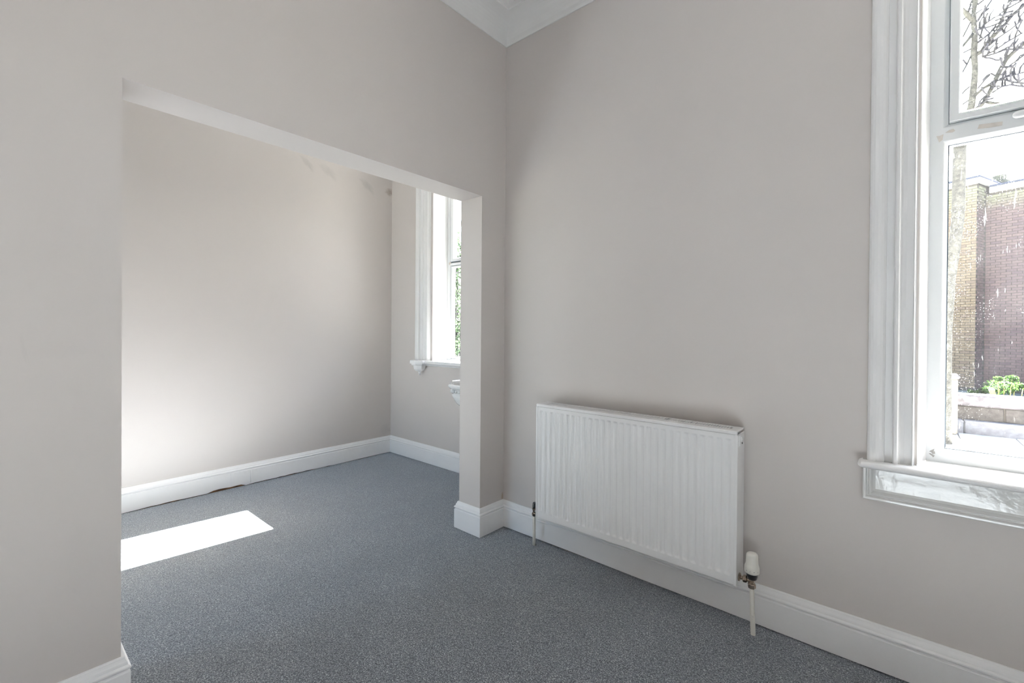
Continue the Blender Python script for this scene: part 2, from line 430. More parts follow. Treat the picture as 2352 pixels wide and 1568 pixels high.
def skirt(name, path, label, side=1, fine=None, mat_=None):
    if fine:
        P = []
        for (a, b_) in zip(path[:-1], path[1:]):
            L = math.dist(a, b_); k = max(1, int(L / fine))
            P += [(a[0] + (b_[0] - a[0]) * i / k, a[1] + (b_[1] - a[1]) * i / k) for i in range(k)]
        P.append(path[-1]); path = P
    rnd = {}

    def jig(i, d, z):
        if z > .01: return 0
        x, y = path[i]
        if i not in rnd: rnd[i] = random.random()
        g = 0.0012 * math.sin(x * 7 + y * 9)
        if name == 'baseboard_far':
            g += (.0035 * rnd[i] if -2.2 < y < -.1 else 0) + (.011 * (.55 + .45 * rnd[i]) if -.98 < y < -.775 else 0)
        if name == 'baseboard_right': g += .004 * math.exp(-((x - .55) / .25) ** 2) + .0015
        return g
    o = struct(name, MB().sweep(path, SK, side=side, jig=jig), mat_ or M['gloss'], label, 'skirting board')
    return o


skirt('baseboard_left', [(0, YB), (0, YA2), (-T, YA2), (-T, YB)], 'white moulded skirting at the foot of the left stub wall', side=-1)
skirt('baseboard_pier', [(-T, .30), (-T, YA1), (0, YA1), (0, 0)], 'white moulded skirting wrapped around the narrow pier', side=-1, fine=.05)
skirt('baseboard_right', [(0.0, 0), (XR, 0)], 'white moulded skirting under the radiator and window', side=-1, fine=.06)
skirt('baseboard_far', [(XF, YB), (XF, YD)], 'white skirting on the far alcove wall, with gaps over the carpet', side=-1, fine=.035)
skirt('baseboard_alcove', [(XF, YD), (-T, YD)], 'white skirting below the alcove window', side=-1)
w = MB(); w.sweep([(0.0, YA1 + .2), (XR, 0)], BKP, side=-1); w.box(0, .010, YA1, 0, 0, .008); w.box(XF, XF + .010, YB, YD, 0, .014)  # dark strips added to stand in for shade in the skirting gaps
w.box(-T, 0, YA1 - .010, YA1, 0, .008); w.box(XF, -T, YD - .010, YD, 0, .008)
struct('trim_2', w, M['gap'], 'dark brown strip added for the shade in the gap beneath the skirting boards', 'shade strip')
# the joint in the far skirting: the left board stands 3 mm proud and ends at a thick paint seam
w = MB(); w.sweep([(XF + .0203, -.86 - .0), (XF + .0203, -.731)], [(0, .016), (.0018, .016), (.0026, .112), (0, .113)], side=-1)
w.tube([(XF + .0215, -.726, .016), (XF + .0222, -.7265, .06), (XF + .0215, -.727, .113)], .0028, n=6)
w.build('skirting_joint', M['gloss'], bpy.data.objects['baseboard_far'])


# ------------------------------------------------------------------ window 1 (right edge of the photograph)
win1 = empty('window_1', (0, 0, 0)); tag(win1, 'tall white casement window beside the radiator wall, rain-spotted panes', 'window', kind='structure')
ZS = 0.726
cas = [(0, 0.0), (0, -.010)]
for k in range(0, 9):                       # outer half-round
    a = PI - k / 8 * PI
    cas.append((.0235 + .0235 * math.cos(a), -.016 - .019 * math.sin(a)))
cas += [(.047, -.003), (.067, -.003), (.069, -.026), (.0715, -.030), (.079, -.030), (.0825, -.026), (.083, -.014)]
cas += [(.088, -.008), (.098, -.0035), (.108, -.002), (.1165, -.001), (.1175, -.012), (.119, -.014), (.122, -.001), (.126, .001), (.129, .008), (.133, .010), (.136, .016), (.137, .032),
        (.140, .055), (.146, .082), (.153, .098), (.156, .111)]
MB().arch(W1X0, W1X1, ZS, W1Z1, cas, 0.0).build('casing', M['gloss'], win1)
fx0, fx1 = W1X0 + .145, W1X1 - .145
fp = [(0, .155), (0, .110), (.044, .110), (.047, .112), (.0575, .124), (.0575, .155)]
fr_ = MB(); fr_.ring(fx0, fx1, .708, 1.8435, fp, 0, e=(0, 0, .006, -.022)); fr_.ring(fx0, fx1, 1.8435, 2.70, fp, 0, e=(0, 0, -.022, 0))
fr_.build('frame', M['upvc'], win1)
gx0, gx1 = fx0 + .0575, fx1 - .0575
sp_ = [(0, .150), (0, .106), (.002, .103), (.021, .103), (.024, .105), (.030, .117), (.030, .15)]
sash = MB().ring(gx0 + .0015, gx1 - .0015, 1.8805, 2.64, sp_, 0).build('upper_sash', M['upvc'], win1)
mid = (gx0 + gx1) / 2
gk = MB(); gk.ring(gx0 - .001, gx1 + .001, .770, 1.810, [(0, .130), (0, .1255), (.004, .1255), (.004, .130)], 0)
gk.ring(gx0 - .002, gx1 + .002, 1.876, 2.645, [(0, .142), (0, .125), (.004, .125), (.004, .142)], 0)
gk.build('gasket', M['gasket'], win1)
MB().box(gx0 - .001, gx1 + .001, .1285, .1325, .768, 1.812).build('lower_pane', M['dirty_glass'], win1)
MB().box(gx0 + .030, gx1 - .030, .1285, .1325, 1.910, 2.612).build('upper_pane', M['glass'], win1)
h = at(2341, 262, .10)
hb = MB(); hb.grid([[(h[0] + sx * .5 * (.10 + .0) + rx * math.cos(a), .103 - dy, h[2] + rx * .9 * math.sin(a)) for a, sx in
                     [(PI / 2 + i * PI / 8, -1) for i in range(9)] + [(-PI / 2 + i * PI / 8, 1) for i in range(9)]] for rx, dy in ((.0125, 0), (.0125, .004), (.010, .008), (.006, .0095), (.0, .010))],
                   closed_u=True)
hb.build('sash_handle', M['upvc'], sash, loc=(.048, 0, 0))


def patch(name, px, Y, m, parent, th=.0006, label=None):
    """thin flake of residue lying on the plane y = Y, outline given in pixels of the photograph"""
    q = [at(u, v, Y) for u, v in px]; n = len(q)
    vs = [(p[0], Y, p[2]) for p in q] + [(p[0], Y - th, p[2]) for p in q]
    fs = [tuple(range(n, 2 * n))] + [(i, (i + 1) % n, n + (i + 1) % n, n + i) for i in range(n)]
    o = MB().add(vs, fs).build(name, m, parent)
    if label: o['label'] = label


patch('tape_residue', [(2245, 296), (2249, 286), (2303, 279), (2302, 288), (2275, 293)], .1098, M['filler'], win1, label='beige strip of old tape residue')
patch('tape_residue', [(2171, 305), (2180, 299), (2190, 296), (2194, 300), (2188, 304)], .1098, M['filler'], win1, label='beige flake of old tape residue')
patch('tape_residue', [(2151, 313), (2158, 312), (2167, 308), (2165, 321), (2157, 327)], .1098, M['filler'], win1, label='beige flake of old tape residue')
for q in ([(2134, 1036), (2146, 1030), (2145, 1035), (2140, 1038)], [(2133, 1041), (2136, 1040), (2147, 1046), (2143, 1050), (2141, 1047)],
          [(2138, 1037), (2147, 1036), (2148, 1042), (2142, 1042)]):
    patch('scuff_mark', q, .1097, M['scuff'], win1, label='grey chipped scuff in the frame corner')
patch('tape_residue', [(2137, 945), (2145, 943), (2144, 975), (2140, 978)], .1098, M['upvc'], win1)

# stool with rounded nose, return ends, and the moulded apron below it
sx0, sx1 = 1.690, W1X1 + .023
nose = [(.112, ZS - .001), (-.052, ZS)]
for k in range(1, 8):
    a = k / 8 * PI
    nose.append((-.056 - .012 * math.sin(a), ZS - .011 + .011 * math.cos(a)))
nose += [(-.052, ZS - .022), (.112, ZS - .022)]
st = MB(); rows = []
for x, kk in ((sx0, .35), (sx0 + .003, .7), (sx0 + .009, 1), (sx1 - .009, 1), (sx1 - .003, .7), (sx1, .35)):
    rows.append([(x, y if y > 0 else y + (1 - kk) * .010, ZS - .011 + (z - ZS + .011) * kk) for y, z in nose])
# the part in the opening is narrower: the stool's back stops at the wall outside the opening
st.grid([[(x, (min(y, -.0005) if (x < W1X0 + .12 or x > W1X1 - .12) else y), z) for x, y, z in r] for r in
         (rows[:3] + [[(W1X0 + .119, y, z) for _, y, z in rows[2]], [(W1X0 + .121, y, z) for _, y, z in rows[2]],
                      [(W1X1 - .121, y, z) for _, y, z in rows[2]], [(W1X1 - .119, y, z) for _, y, z in rows[2]]] + rows[3:])], smooth=False)
o = len(st.v); nn = len(nose)
st.f.append(tuple(range(nn))); st.sm.append(False); st.f.append(tuple(range(o - nn, o))[::-1]); st.sm.append(False)
st.build('sill', M['gloss'], win1)
ap = MB(); a0, a1, az_0, az_1 = 1.7025, W1X1 + .012, .590, ZS - .020
app = [(0, 0.0), (0, -.026), (.003, -.030), (.008, -.030), (.0105, -.026), (.012, -.020), (.0145, -.0195), (.018, -.024), (.021, -.0245), (.024, -.021), (.029, -.013), (.0345, -.0095), (.0345, -.0075)]
ap.ring(a0, a1, az_0, az_1 + .02, app, 0)
ap.box(a0 + .030, a1 - .030, -.008, -.001, az_0 + .030, az_1)
ap.build('apron', M['high_gloss'], win1)

# ------------------------------------------------------------------ window 2 (in the alcove)
win2 = empty('window_2', (0, 0, 0)); tag(win2, 'narrow white window in the alcove above the basin', 'window', kind='structure')
Z2 = .900
cas2 = [(0, 0.0), (0, -.018), (.004, -.026), (.012, -.030), (.040, -.030), (.050, -.024), (.052, -.008), (.090, -.008), (.091, -.022), (.098, -.027), (.108, -.026),
        (.113, -.018), (.120, -.014), (.150, -.012), (.160, -.020), (.168, -.026), (.176, -.020), (.182, -.008), (.188, .004), (.196, .010), (.203, .020), (.206, .040), (.208, .060), (.216, .120), (.218, .165)]
MB().arch(W2X0, W2X1, Z2, W2Z1, cas2, YD).build('casing', M['gloss'], win2)
f20, f21 = W2X0 + .208, W2X1 - .208
fp2 = [(0, .22), (0, .165), (.041, .165), (.044, .168), (.050, .178), (.050, .195)]
fr_ = MB(); fr_.ring(f20, f21, .878, 1.752, fp2, YD, e=(0, 0, -.012, -.034)); fr_.ring(f20, f21, 1.752, 2.61, fp2, YD, e=(0, 0, -.034, 0))
fr_.build('frame', M['upvc'], win2)
g20, g21 = f20 + .050, f21 - .050
lo_s = MB().ring(g20 + .002, g21 - .002, .9205, 1.7315, [(0, .192), (0, .170), (.022, .170), (.031, .178), (.031, .192)], YD, e=(0, 0, -.018, -.018)).build('lower_sash', M['upvc'], win2)
up_s = MB().ring(g20 + .002, g21 - .002, 1.772, 2.556, [(0, .195), (0, .160), (.003, .157), (.036, .157), (.048, .175), (.048, .195)], YD, e=(0, 0, -.015, 0)).build('upper_sash', M['upvc'], win2)
gk = MB(); gk.ring(g20 - .0015, g21 + .0015, .9180, 1.7340, [(0, .194), (0, .1715), (.0045, .1715), (.0045, .194)], YD)
gk.ring(g20 - .0015, g21 + .0015, 1.769, 2.559, [(0, .194), (0, .161), (.0045, .161), (.0045, .194)], YD); gk.build('gasket', M['gasket'], win2)
MB().box(g20 + .025, g21 - .025, YD + .182, YD + .186, .935, 1.715).build('lower_pane', M['glass'], win2)
MB().box(g20 + .035, g21 - .035, YD + .182, YD + .186, 1.81, 2.50).build('upper_pane', M['glass'], win2)
patch('tape_residue', [(1031, 604), (1034, 600), (1037, 601), (1035, 606), (1032, 609)], YD + .1645, M['filler'], win2, label='grey chipped mark on the transom end')
st = MB(); s20, s21 = W2X0 - .002, W2X1 + .002
st.bbox(s20, s21, YD - .052, YD - .0005, Z2 - .027, Z2, .004)
st.box(W2X0 + .17, W2X1 - .17, YD - .01, YD + .17, Z2 - .02, Z2 - .0005)
st.sweep([(s20 + .02, YD), (s21 - .02, YD)], [(0, Z2 - .045), (.020, Z2 - .045), (.024, Z2 - .042), (.026, Z2 - .036), (.034, Z2 - .030), (.040, Z2 - .0265), (0, Z2 - .0265)], side=-1)
st.build('sill', M['gloss'], win2)
for cx_ in (-1.412, -2.028 + 1.412):
    cb = MB()
    prof = [(.0001, .768), (.004, .770), (.007, .777), (.010, .785), (.008, .790), (.013, .794), (.013, .799), (.020, .803), (.040, .810), (.052, .825), (.056, .845), (.0565, .856),
            (.068, .8565), (.074, .862), (.075, .872), (.088, .8735), (.088, .900), (.0001, .9005)]
    # pre-clip against the wall: points behind the wall plane are pressed onto it
    rows = [[(cx_ + r * math.cos(2 * PI * (k + .5) / 8), min(YD - .0008, YD - .040 + r * math.sin(2 * PI * (k + .5) / 8)), z) for k in range(8)] for r, z in prof]
    cb.grid(rows, closed_u=True, smooth=False)
    cb.build('corbel', M['gloss'], win2)

# ------------------------------------------------------------------ radiator
RX0, RX1, RZ0, RZ1, RYF, RYB = .341, 1.324, .181, .781, -.123, -.024
rad = empty('radiator', ((RX0 + RX1) / 2, -.07, RZ0)); tag(rad, 'white ribbed steel panel radiator under the bare wall beside the window', 'radiator')
ro = Vector(rad.location)


def rb(mb, name, m, parent=None, **p):
    """mesh given in room coordinates, hung under the radiator's empty"""
    mb.v = [(x - ro.x, y - ro.y, z - ro.z) for x, y, z in mb.v]
    return mb.build(name, m, parent or rad, **p)


NG = 29; pitch_ = (RX1 - RX0 - .036) / NG
xs = [(RX0 + .006, 0, 0), (RX0 + .012, 0, 0)]
for i in range(NG):
    c = RX0 + .018 + pitch_ * (i + .5)
    for dx, dep in ((-.0125, 0), (-.0105, .15), (-.006, .85), (-.0045, 1), (.0045, 1), (.006, .85), (.0105, .15), (.0125, 0)):
        xs.append((c + dx, dep, abs(dx)))
xs += [(RX1 - .012, 0, 0), (RX1 - .006, 0, 0)]
zt, zb = .748, .212
rows = []
for z, kz in ((RZ0 + .008, 0), (zb - .002, 0), (zb, 0), (zb + .002, .15), (zb + .0055, .55), (zb + .009, .85), (zb + .0125, 1), (.48, 1), (zt - .0125, 1), (zt - .009, .85), (zt - .0055, .55), (zt - .002, .15), (zt, 0), (zt + .002, 0), (RZ1 - .016, 0)):
    row = []
    for x, dep, adx in xs:
        # rounded ends: the groove's outer edge closes later than its middle
        rr = dep * kz
        row.append((x, RYF + .007 * rr + .0005, z))
    rows.append(row)
fp_ = MB(); fp_.grid(rows, smooth=True)
fp_.sweep([(RX0 + .006, RYF + .0005), (RX1 - .006, RYF + .0005)], [(0, RZ0 + .008), (0, RZ0 + .002), (-.006, RZ0), (-.012, RZ0), (-.012, RZ1 - .014), (-.004, RZ1 - .014), (0, RZ1 - .016)], side=-1, ends=False)
fp_.grid([[(RX0 + .006, RYF + .0005, RZ0 + .003), (RX0 + .006, RYF + .0005, RZ1 - .016)], [(RX0 + .0035, RYF + .004, RZ0 + .003), (RX0 + .0035, RYF + .004, RZ1 - .016)]], smooth=False)
rb(fp_, 'front_panel', M['rad'])
bp_ = MB().bbox(RX0 + .006, RX1 - .006, RYB - .012, RYB - .002, RZ0, RZ1 - .02, .003)
rb(bp_, 'back_panel', M['rad'])
cf = MB(); n_ = 58
cf.grid([[(RX0 + .02 + (RX1 - RX0 - .04) * i / n_, (RYF + .016) if (i // 1) % 2 else RYB - .016, z) for i in range(n_ + 1)] for z in (RZ0 + .04, RZ1 - .035)], smooth=False)
rb(cf, 'convector_fins', M['raddark'])
tg = MB()   # top grille: rim front and back, a bar between every two slots
gy0, gy1 = RYF + .040, RYB - .018
tg.bbox(RX0 + .001, RX1 - .001, RYF - .003, gy0, RZ1 - .006, RZ1, .0025)
tg.bbox(RX0 + .001, RX1 - .001, RYF - .003, RYF + .002, RZ1 - .014, RZ1 - .002, .0015)
tg.bbox(RX0 + .001, RX1 - .001, gy1, RYB, RZ1 - .006, RZ1, .0025)
tg.bbox(RX0 + .001, RX0 + .035, gy0 - .004, gy1 + .004, RZ1 - .006, RZ1 - .0004, .001)
tg.bbox(RX1 - .035, RX1 - .001, gy0 - .004, gy1 + .004, RZ1 - .006, RZ1 - .0004, .001)
ns = 88
for i in range(1, ns):
    x = RX0 + .035 + (RX1 - RX0 - .07) * i / ns
    tg.box(x - .0026, x + .0026, gy0 - .004, gy1 + .004, RZ1 - .004, RZ1 - .0004)
rb(tg, 'top_grille', M['rad'])
for s_, (xa, xb) in ((-1, (RX0, RX0 + .0035)), (1, (RX1 - .0035, RX1))):
    sp2 = MB().bbox(xa, xb, RYF - .001, RYB, RZ0 - .002, RZ1 - .0145, .0012)
    if s_ < 0: sp2.bbox(xa, xa + .010, RYF - .0025, RYF, RZ0 - .002, RZ1 - .0145, .001)
    else: sp2.bbox(xb - .010, xb, RYF - .0025, RYF, RZ0 - .002, RZ1 - .0145, .001)
    if s_ > 0: sp2.bbox(xb - .001, xb + .0035, RYF + .020, RYF + .026, RZ1 - .062, RZ1 - .018, .0012)
    rb(sp2, 'side_panel', M['rad'])
bv = MB().lathe([(.0001, .0), (.012, .0), (.012, .003), (.009, .004), (.006, .0045), (.006, .006), (.0001, .006)], (RX1 - .0005, RYF + .052, RZ1 - .042), axis='x', n=16)
rb(bv, 'air_vent_plug', M['rad'])
rb(MB().lathe([(.0001, 0), (.0038, 0), (.0038, .0015), (.0001, .0015)], (RX1 + .0035, RYF + .049, RZ1 - .053), axis='x', n=10), 'screw_hole', M['black'], label='small dark screw hole by the vent plug')
for x in (RX0 + .18, RX1 - .18):
    rb(MB().bbox(x - .02, x + .02, RYB - .004, -.0005, RZ0 + .06, RZ1 - .07, .002), 'wall_bracket', M['rad'])

# thermostatic valve on the right, lockshield valve on the left, each with its own pipe
VX, VY = 1.371, -.090
trv = empty('radiator_valve', (VX, VY, .0)); tag(trv, 'cream thermostatic valve with black collar and worn nickel body at the radiator', 'valve')


def vb(mb, name, m, root, **p):
    l = Vector(root.location); mb.v = [(x - l.x, y - l.y, z - l.z) for x, y, z in mb.v]; return mb.build(name, m, root, **p)


hd = [(.0001, .236), (.0225, .237), (.0262, .240), (.0268, .246), (.0266, .258), (.0255, .264), (.0232, .269), (.0222, .275), (.0210, .302), (.0198, .308), (.0165, .3125), (.010, .3145), (.0001, .315)]
hm = MB(); rows = []
for r, z in hd:
    rows.append([(VX + (r * (1 - (.035 if (k % 4 == 0 and .268 < z < .306) else 0))) * math.cos(2 * PI * k / 48), VY + (r * (1 - (.035 if (k % 4 == 0 and .268 < z < .306) else 0))) * math.sin(2 * PI * k / 48), z + .0) for k in range(48)])
hm.grid(rows, closed_u=True, smooth=True); vb(hm, 'thermostat_head', M['cream'], trv)
for a, ww, hh in ((-62, .0035, .002), (-30, .002, .002), (-92, .0012, .004), (-120, .003, .002)):
    ar = math.radians(a); t_ = Vector((-math.sin(ar), math.cos(ar), 0)); n_2 = Vector((math.cos(ar), math.sin(ar), 0)); c = Vector((VX, VY, .2505)) + n_2 * .0269
    q = [c + t_ * sx * ww + Vector((0, 0, 1)) * sz * hh + n_2 * 0.0 for sx, sz in ((-.5, -.5), (.5, -.5), (.5, .5), (-.5, .5))]
    q2 = [p + n_2 * .0002 for p in q]
    vb(MB().add(q + q2, [(4, 5, 6, 7), (0, 1, 5, 4), (1, 2, 6, 5), (2, 3, 7, 6), (3, 0, 4, 7)]), 'dial_mark', M['ink'], trv)
ck = MB(); prof = [(.0001, .214), (.0165, .214), (.0170, .216), (.0170, .221), (.0185, .223), (.0195, .225), (.0195, .233), (.0215, .235), (.0215, .239), (.0001, .239)]
ck.lathe(prof, (VX, VY, 0), n=24); vb(ck, 'collar', M['black'], trv, label='black collar ring')
bd = MB(); bd.lathe([(.0001, .178), (.0125, .178), (.0145, .181), (.0145, .193), (.0125, .196), (.0095, .198), (.0095, .203), (.012, .207), (.0125, .213), (.0125, .216), (.0001, .216)], (VX, VY, 0), n=8, smooth=False)
bd.lathe([(.0001, -.046), (.016, -.046), (.0165, -.044), (.013, -.041), (.0075, -.039), (.0075, -.033), (.0125, -.031), (.0145, -.028), (.0145, -.020), (.012, -.017), (.0075, -.015), (.0080, -.008), (.0100, 0), (.0001, .001)],
         (VX, VY, .205), axis='x', n=8, smooth=False)
vb(bd, 'valve_body', M['nickel'], trv, label='worn nickel elbow body')
pipe = empty('radiator_pipe', (VX + .006, VY, 0)); tag(pipe, 'cream plastic-sleeved pipe from the carpet up to the thermostatic valve', 'pipe')
pp = MB().lathe([(.0001, .0), (.0088, .0), (.0088, .062), (.0093, .063), (.0093, .0655), (.0086, .067), (.0086, .074), (.0092, .0755), (.0092, .078), (.0085, .080), (.0083, .182), (.0001, .182)], (0, 0, 0), n=28, smooth=False)
pp.v = [(x - .006 * z / .18 + .0, y, z) for x, y, z in pp.v]
pp.build('pipe_sleeve', M['cream'], pipe)
LX, LY = .296, -.074
lv = empty('radiator_valve', (LX, LY, 0)); tag(lv, 'small nickel lockshield valve half hidden at the far end of the radiator', 'valve')
b2 = MB(); b2.lathe([(.0001, .160), (.0125, .160), (.0145, .164), (.0145, .175), (.010, .179), (.010, .188), (.012, .194), (.0125, .204), (.0001, .206)], (LX, LY, 0), n=8, smooth=False)
b2.lathe([(.0001, 0), (.009, 0), (.0075, .012), (.0135, .014), (.0135, .030), (.009, .032), (.009, .044), (.0001, .045)], (LX, LY, .188), axis='x', n=8, smooth=False)
vb(b2, 'valve_body', M['nickel'], lv)
vb(MB().lathe([(.0001, .205), (.0115, .205), (.0120, .209), (.0108, .228), (.008, .232), (.0001, .2325)], (LX, LY, 0), n=16), 'valve_cap', M['black'], lv, label='black lockshield cap')
lp = empty('radiator_pipe', (LX - .002, LY, 0)); tag(lp, 'cream plastic-sleeved pipe at the corner end of the radiator', 'pipe')
MB().lathe([(.0001, 0), (.0086, 0), (.0083, .05), (.0083, .163), (.0001, .163)], n=18).build('pipe_sleeve', M['cream'], lp)

# ------------------------------------------------------------------ basin in the alcove
bx, by = -.425, .255
bas = empty('wash_basin', (bx, YD, .0)); tag(bas, 'white porcelain wash basin with a beaded rim, half hidden behind the pier', 'basin')


def octo(sx, sy0, sy1, z, n=64, p=3.2):
    """rounded octagonal outline: half width sx, reaching from the wall (sy1) to the front (sy0)"""
    cy_ = (sy0 + sy1) / 2; ry = (sy1 - sy0) / 2; out = []
    for k in range(n):
        a = 2 * PI * k / n; c, s_ = math.cos(a), math.sin(a)
        r = (abs(c) ** p + abs(s_) ** p) ** (-1 / p); r = min(r, (1.30 if z > .735 else 1.38) / (abs(c) + abs(s_)))
        out.append((bx + sx * c * r, cy_ + ry * s_ * r, z))
    return out


wb = MB(); rows = []
# from the underside, out over the beaded rim and back down into the bowl
for sx, f0, z, bead in ((.07, .30, .50, 0), (.095, .20, .565, 0), (.135, .115, .625, 0), (.175, .062, .670, 0), (.200, .042, .708, 0), (.212, .035, .730, 0), (.222, .055, .738, 1), (.232, .035, .746, 1), (.234, .030, .754, 1), (.230, .034, .762, .6),
                        (.232, .030, .766, 0), (.240, .012, .772, .5), (.247, .0, .785, .4), (.248, -.002, .796, 0), (.244, .002, .800, 0), (.238, .010, .801, 0), (.228, .022, .796, 0), (.215, .045, .780, 0), (.205, .06, .755, 0), (.15, .13, .69, 0), (.06, .2, .665, 0), (.01, .27, .662, 0)):
    y1 = YD - .001 if z < .765 and sx > .2 else YD - .001
    if sx <= .23 and z > .7 and sx <= .22: y1 = YD - .09
    inner = len(rows) >= 16
    y1 = YD - .10 if inner else (YD - .001)
    if len(rows) >= 19: y1 = YD - .16
    r = octo(sx, f0, y1, z)
    if bead: r = [(x + (x - bx) * .022 * bead * abs(math.sin(k * PI / 2 * 1.0)), y, zz + (.0025 * bead if k % 2 else -.0015)) for k, (x, y, zz) in enumerate(r)]
    rows.append(r)
wb.grid(rows, closed_u=True, smooth=True)
wb.v = [(x, y - YD, z) for x, y, z in wb.v]; wb.v = [(x - bx, y, z) for x, y, z in wb.v]
wb.build('bowl', M['porcelain'], bas)
bd = MB()
ro_ = octo(.236, .026, YD - .001, .752, n=56)
for x, y, z in ro_:
    if y < YD - .02: bd.lathe([(.0001, -.010), (.006, -.008), (.0095, -.002), (.0095, .003), (.006, .009), (.0001, .010)], (x - bx, y - YD, z), n=8)
bd.build('rim_beading', M['porcelain'], bas)
pd = MB(); rows = []
for r, z in ((.125, .0), (.125, .03), (.10, .06), (.075, .14), (.065, .30), (.07, .45), (.085, .55)):
    rows.append([(r * math.cos(2 * PI * k / 24), max(-.3, min(-.005, -.16 + r * math.sin(2 * PI * k / 24))), z) for k in range(24)])
pd.grid(rows, closed_u=True, smooth=True); pd.build('pedestal', M['porcelain'], bas)
tp = MB(); tp.lathe([(.022, .801), (.022, .806), (.012, .810), (.010, .86), (.016, .865), (.0001, .868)], (.0, -.06, 0), n=14); tp.tube([(0, -.06, .85), (0, -.10, .862), (0, -.14, .855), (0, -.15, .845)], .008)
tp.build('tap', M['nickel'], bas)

# ------------------------------------------------------------------ outside
M['paving'] = mat('pale_paving', (0.36, 0.35, 0.33), 0.85, var=0.12, scale=5, bump=.4, bscale=60)
M['earth'] = mat('ground', (0.17, 0.17, 0.145), 0.95, var=0.2, scale=2)
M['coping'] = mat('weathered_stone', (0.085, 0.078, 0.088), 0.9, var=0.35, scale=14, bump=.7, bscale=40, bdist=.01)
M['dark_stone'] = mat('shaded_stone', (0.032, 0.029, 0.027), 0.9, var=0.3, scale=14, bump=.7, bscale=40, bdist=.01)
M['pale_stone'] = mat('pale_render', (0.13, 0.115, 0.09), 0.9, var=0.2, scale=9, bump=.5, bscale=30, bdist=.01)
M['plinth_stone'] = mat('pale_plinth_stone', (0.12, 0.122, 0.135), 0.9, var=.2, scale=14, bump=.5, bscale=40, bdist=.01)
M['fascia'] = mat('white_fascia', (0.6, 0.6, 0.6), 0.5)
M['felt'] = mat('blue_grey_roof_felt', (0.030, 0.038, 0.065), 0.8)
M['mortar'] = mat('grey_mortar', (0.050, 0.044, 0.038), 0.95, var=.2, scale=20)
M['terracotta'] = mat('mossy_chimney_clay', (0.060, 0.060, 0.036), 0.9, var=.3, scale=12)
M['bark'] = mat('flaking_bark', (0.020, 0.020, 0.017), 0.95, var=0.55, scale=16, bump=.8, bscale=30, bdist=.02)
M['bark_far'] = mat('grey_twig_bark', (0.008, 0.008, 0.012), 0.95, var=0.4, scale=8)
M['leaf'] = mat('fresh_green_leaf', (0.022, 0.055, 0.010), 0.55, var=0.45, scale=9)
M['leaf2'] = mat('mixed_hedge_leaf', (0.022, 0.042, 0.018), 0.45, var=0.6, scale=7)
for k_ in ('leaf', 'leaf2'):        # leaves let some light through
    nt_ = M[k_].node_tree; b_ = nt_.nodes['Principled BSDF']; o_ = [n for n in nt_.nodes if n.type == 'OUTPUT_MATERIAL'][0]
    t_ = nt_.nodes.new('ShaderNodeBsdfTranslucent'); x_ = nt_.nodes.new('ShaderNodeMixShader'); x_.inputs[0].default_value = .45
    nt_.links.new(b_.inputs['Base Color'].links[0].from_socket, t_.inputs[0])
    nt_.links.new(b_.outputs[0], x_.inputs[1]); nt_.links.new(t_.outputs[0], x_.inputs[2]); nt_.links.new(x_.outputs[0], o_.inputs[0])
M['cut_wood'] = mat('pale_cut_wood', (0.75, 0.66, 0.55), 0.8)
M['young_bark'] = mat('yellow_green_bark', (0.34, 0.30, 0.10), 0.8)


def brick_mat(name, c1, c2, c3):
    m, nt, b = nodes_of(name)
    g = N(nt, 'ShaderNodeNewGeometry'); oi = N(nt, 'ShaderNodeObjectInfo'); at_ = N(nt, 'ShaderNodeAttribute'); at_.attribute_name = 'bv'
    ad = N(nt, 'ShaderNodeMath', operation='ADD'); nt.links.new(oi.outputs['Random'], ad.inputs[0]); nt.links.new(at_.outputs['Fac'], ad.inputs[1])
    fr = N(nt, 'ShaderNodeMath', operation='FRACT'); nt.links.new(ad.outputs[0], fr.inputs[0])
    r = ramp(nt, fr.outputs[0], [(0.0, c1), (0.5, c2), (1.0, c3)])
    n = N(nt, 'ShaderNodeTexNoise', Scale=30.0, Detail=3.0); nt.links.new(g.outputs['Position'], n.inputs['Vector'])
    r2 = ramp(nt, n.outputs['Fac'], [(0.3, (.8, .8, .8)), (0.7, (1.15, 1.15, 1.15))])
    mu = N(nt, 'ShaderNodeMixRGB', blend_type='MULTIPLY'); mu.inputs[0].default_value = 1
    nt.links.new(r.outputs[0], mu.inputs[1]); nt.links.new(r2.outputs[0], mu.inputs[2])
    # green algae at the top courses
    sx = N(nt, 'ShaderNodeSeparateXYZ'); nt.links.new(g.outputs['Position'], sx.inputs[0])
    n5 = N(nt, 'ShaderNodeTexNoise', Scale=2.5, Detail=4.0); nt.links.new(g.outputs['Position'], n5.inputs['Vector'])
    a2 = N(nt, 'ShaderNodeMath', operation='MULTIPLY_ADD'); nt.links.new(n5.outputs['Fac'], a2.inputs[0]); a2.inputs[1].default_value = .9
    nt.links.new(sx.outputs['Z'], a2.inputs[2])
    mr = N(nt, 'ShaderNodeMapRange'); nt.links.new(a2.outputs[0], mr.inputs[0]); mr.inputs[1].default_value = 5.2; mr.inputs[2].default_value = 5.9; mr.inputs[4].default_value = .6
    mx = N(nt, 'ShaderNodeMixRGB'); nt.links.new(mr.outputs[0], mx.inputs[0]); nt.links.new(mu.outputs[0], mx.inputs[1]); mx.inputs[2].default_value = (.17, .19, .11, 1)
    nt.links.new(mx.outputs[0], b.inputs['Base Color']); b.inputs['Roughness'].default_value = .9
    return m


M['brick_lit'] = brick_mat('buff_sunlit_brick', (.125, .092, .058), (.142, .108, .070), (.108, .078, .057))  # left front: its sunlight put into a warm buff brick colour
M['brick_shaded'] = brick_mat('brown_red_shaded_brick', (.080, .052, .054), (.096, .065, .061), (.068, .043, .048))  # right front and return: their shade put into a darker brown-red colour

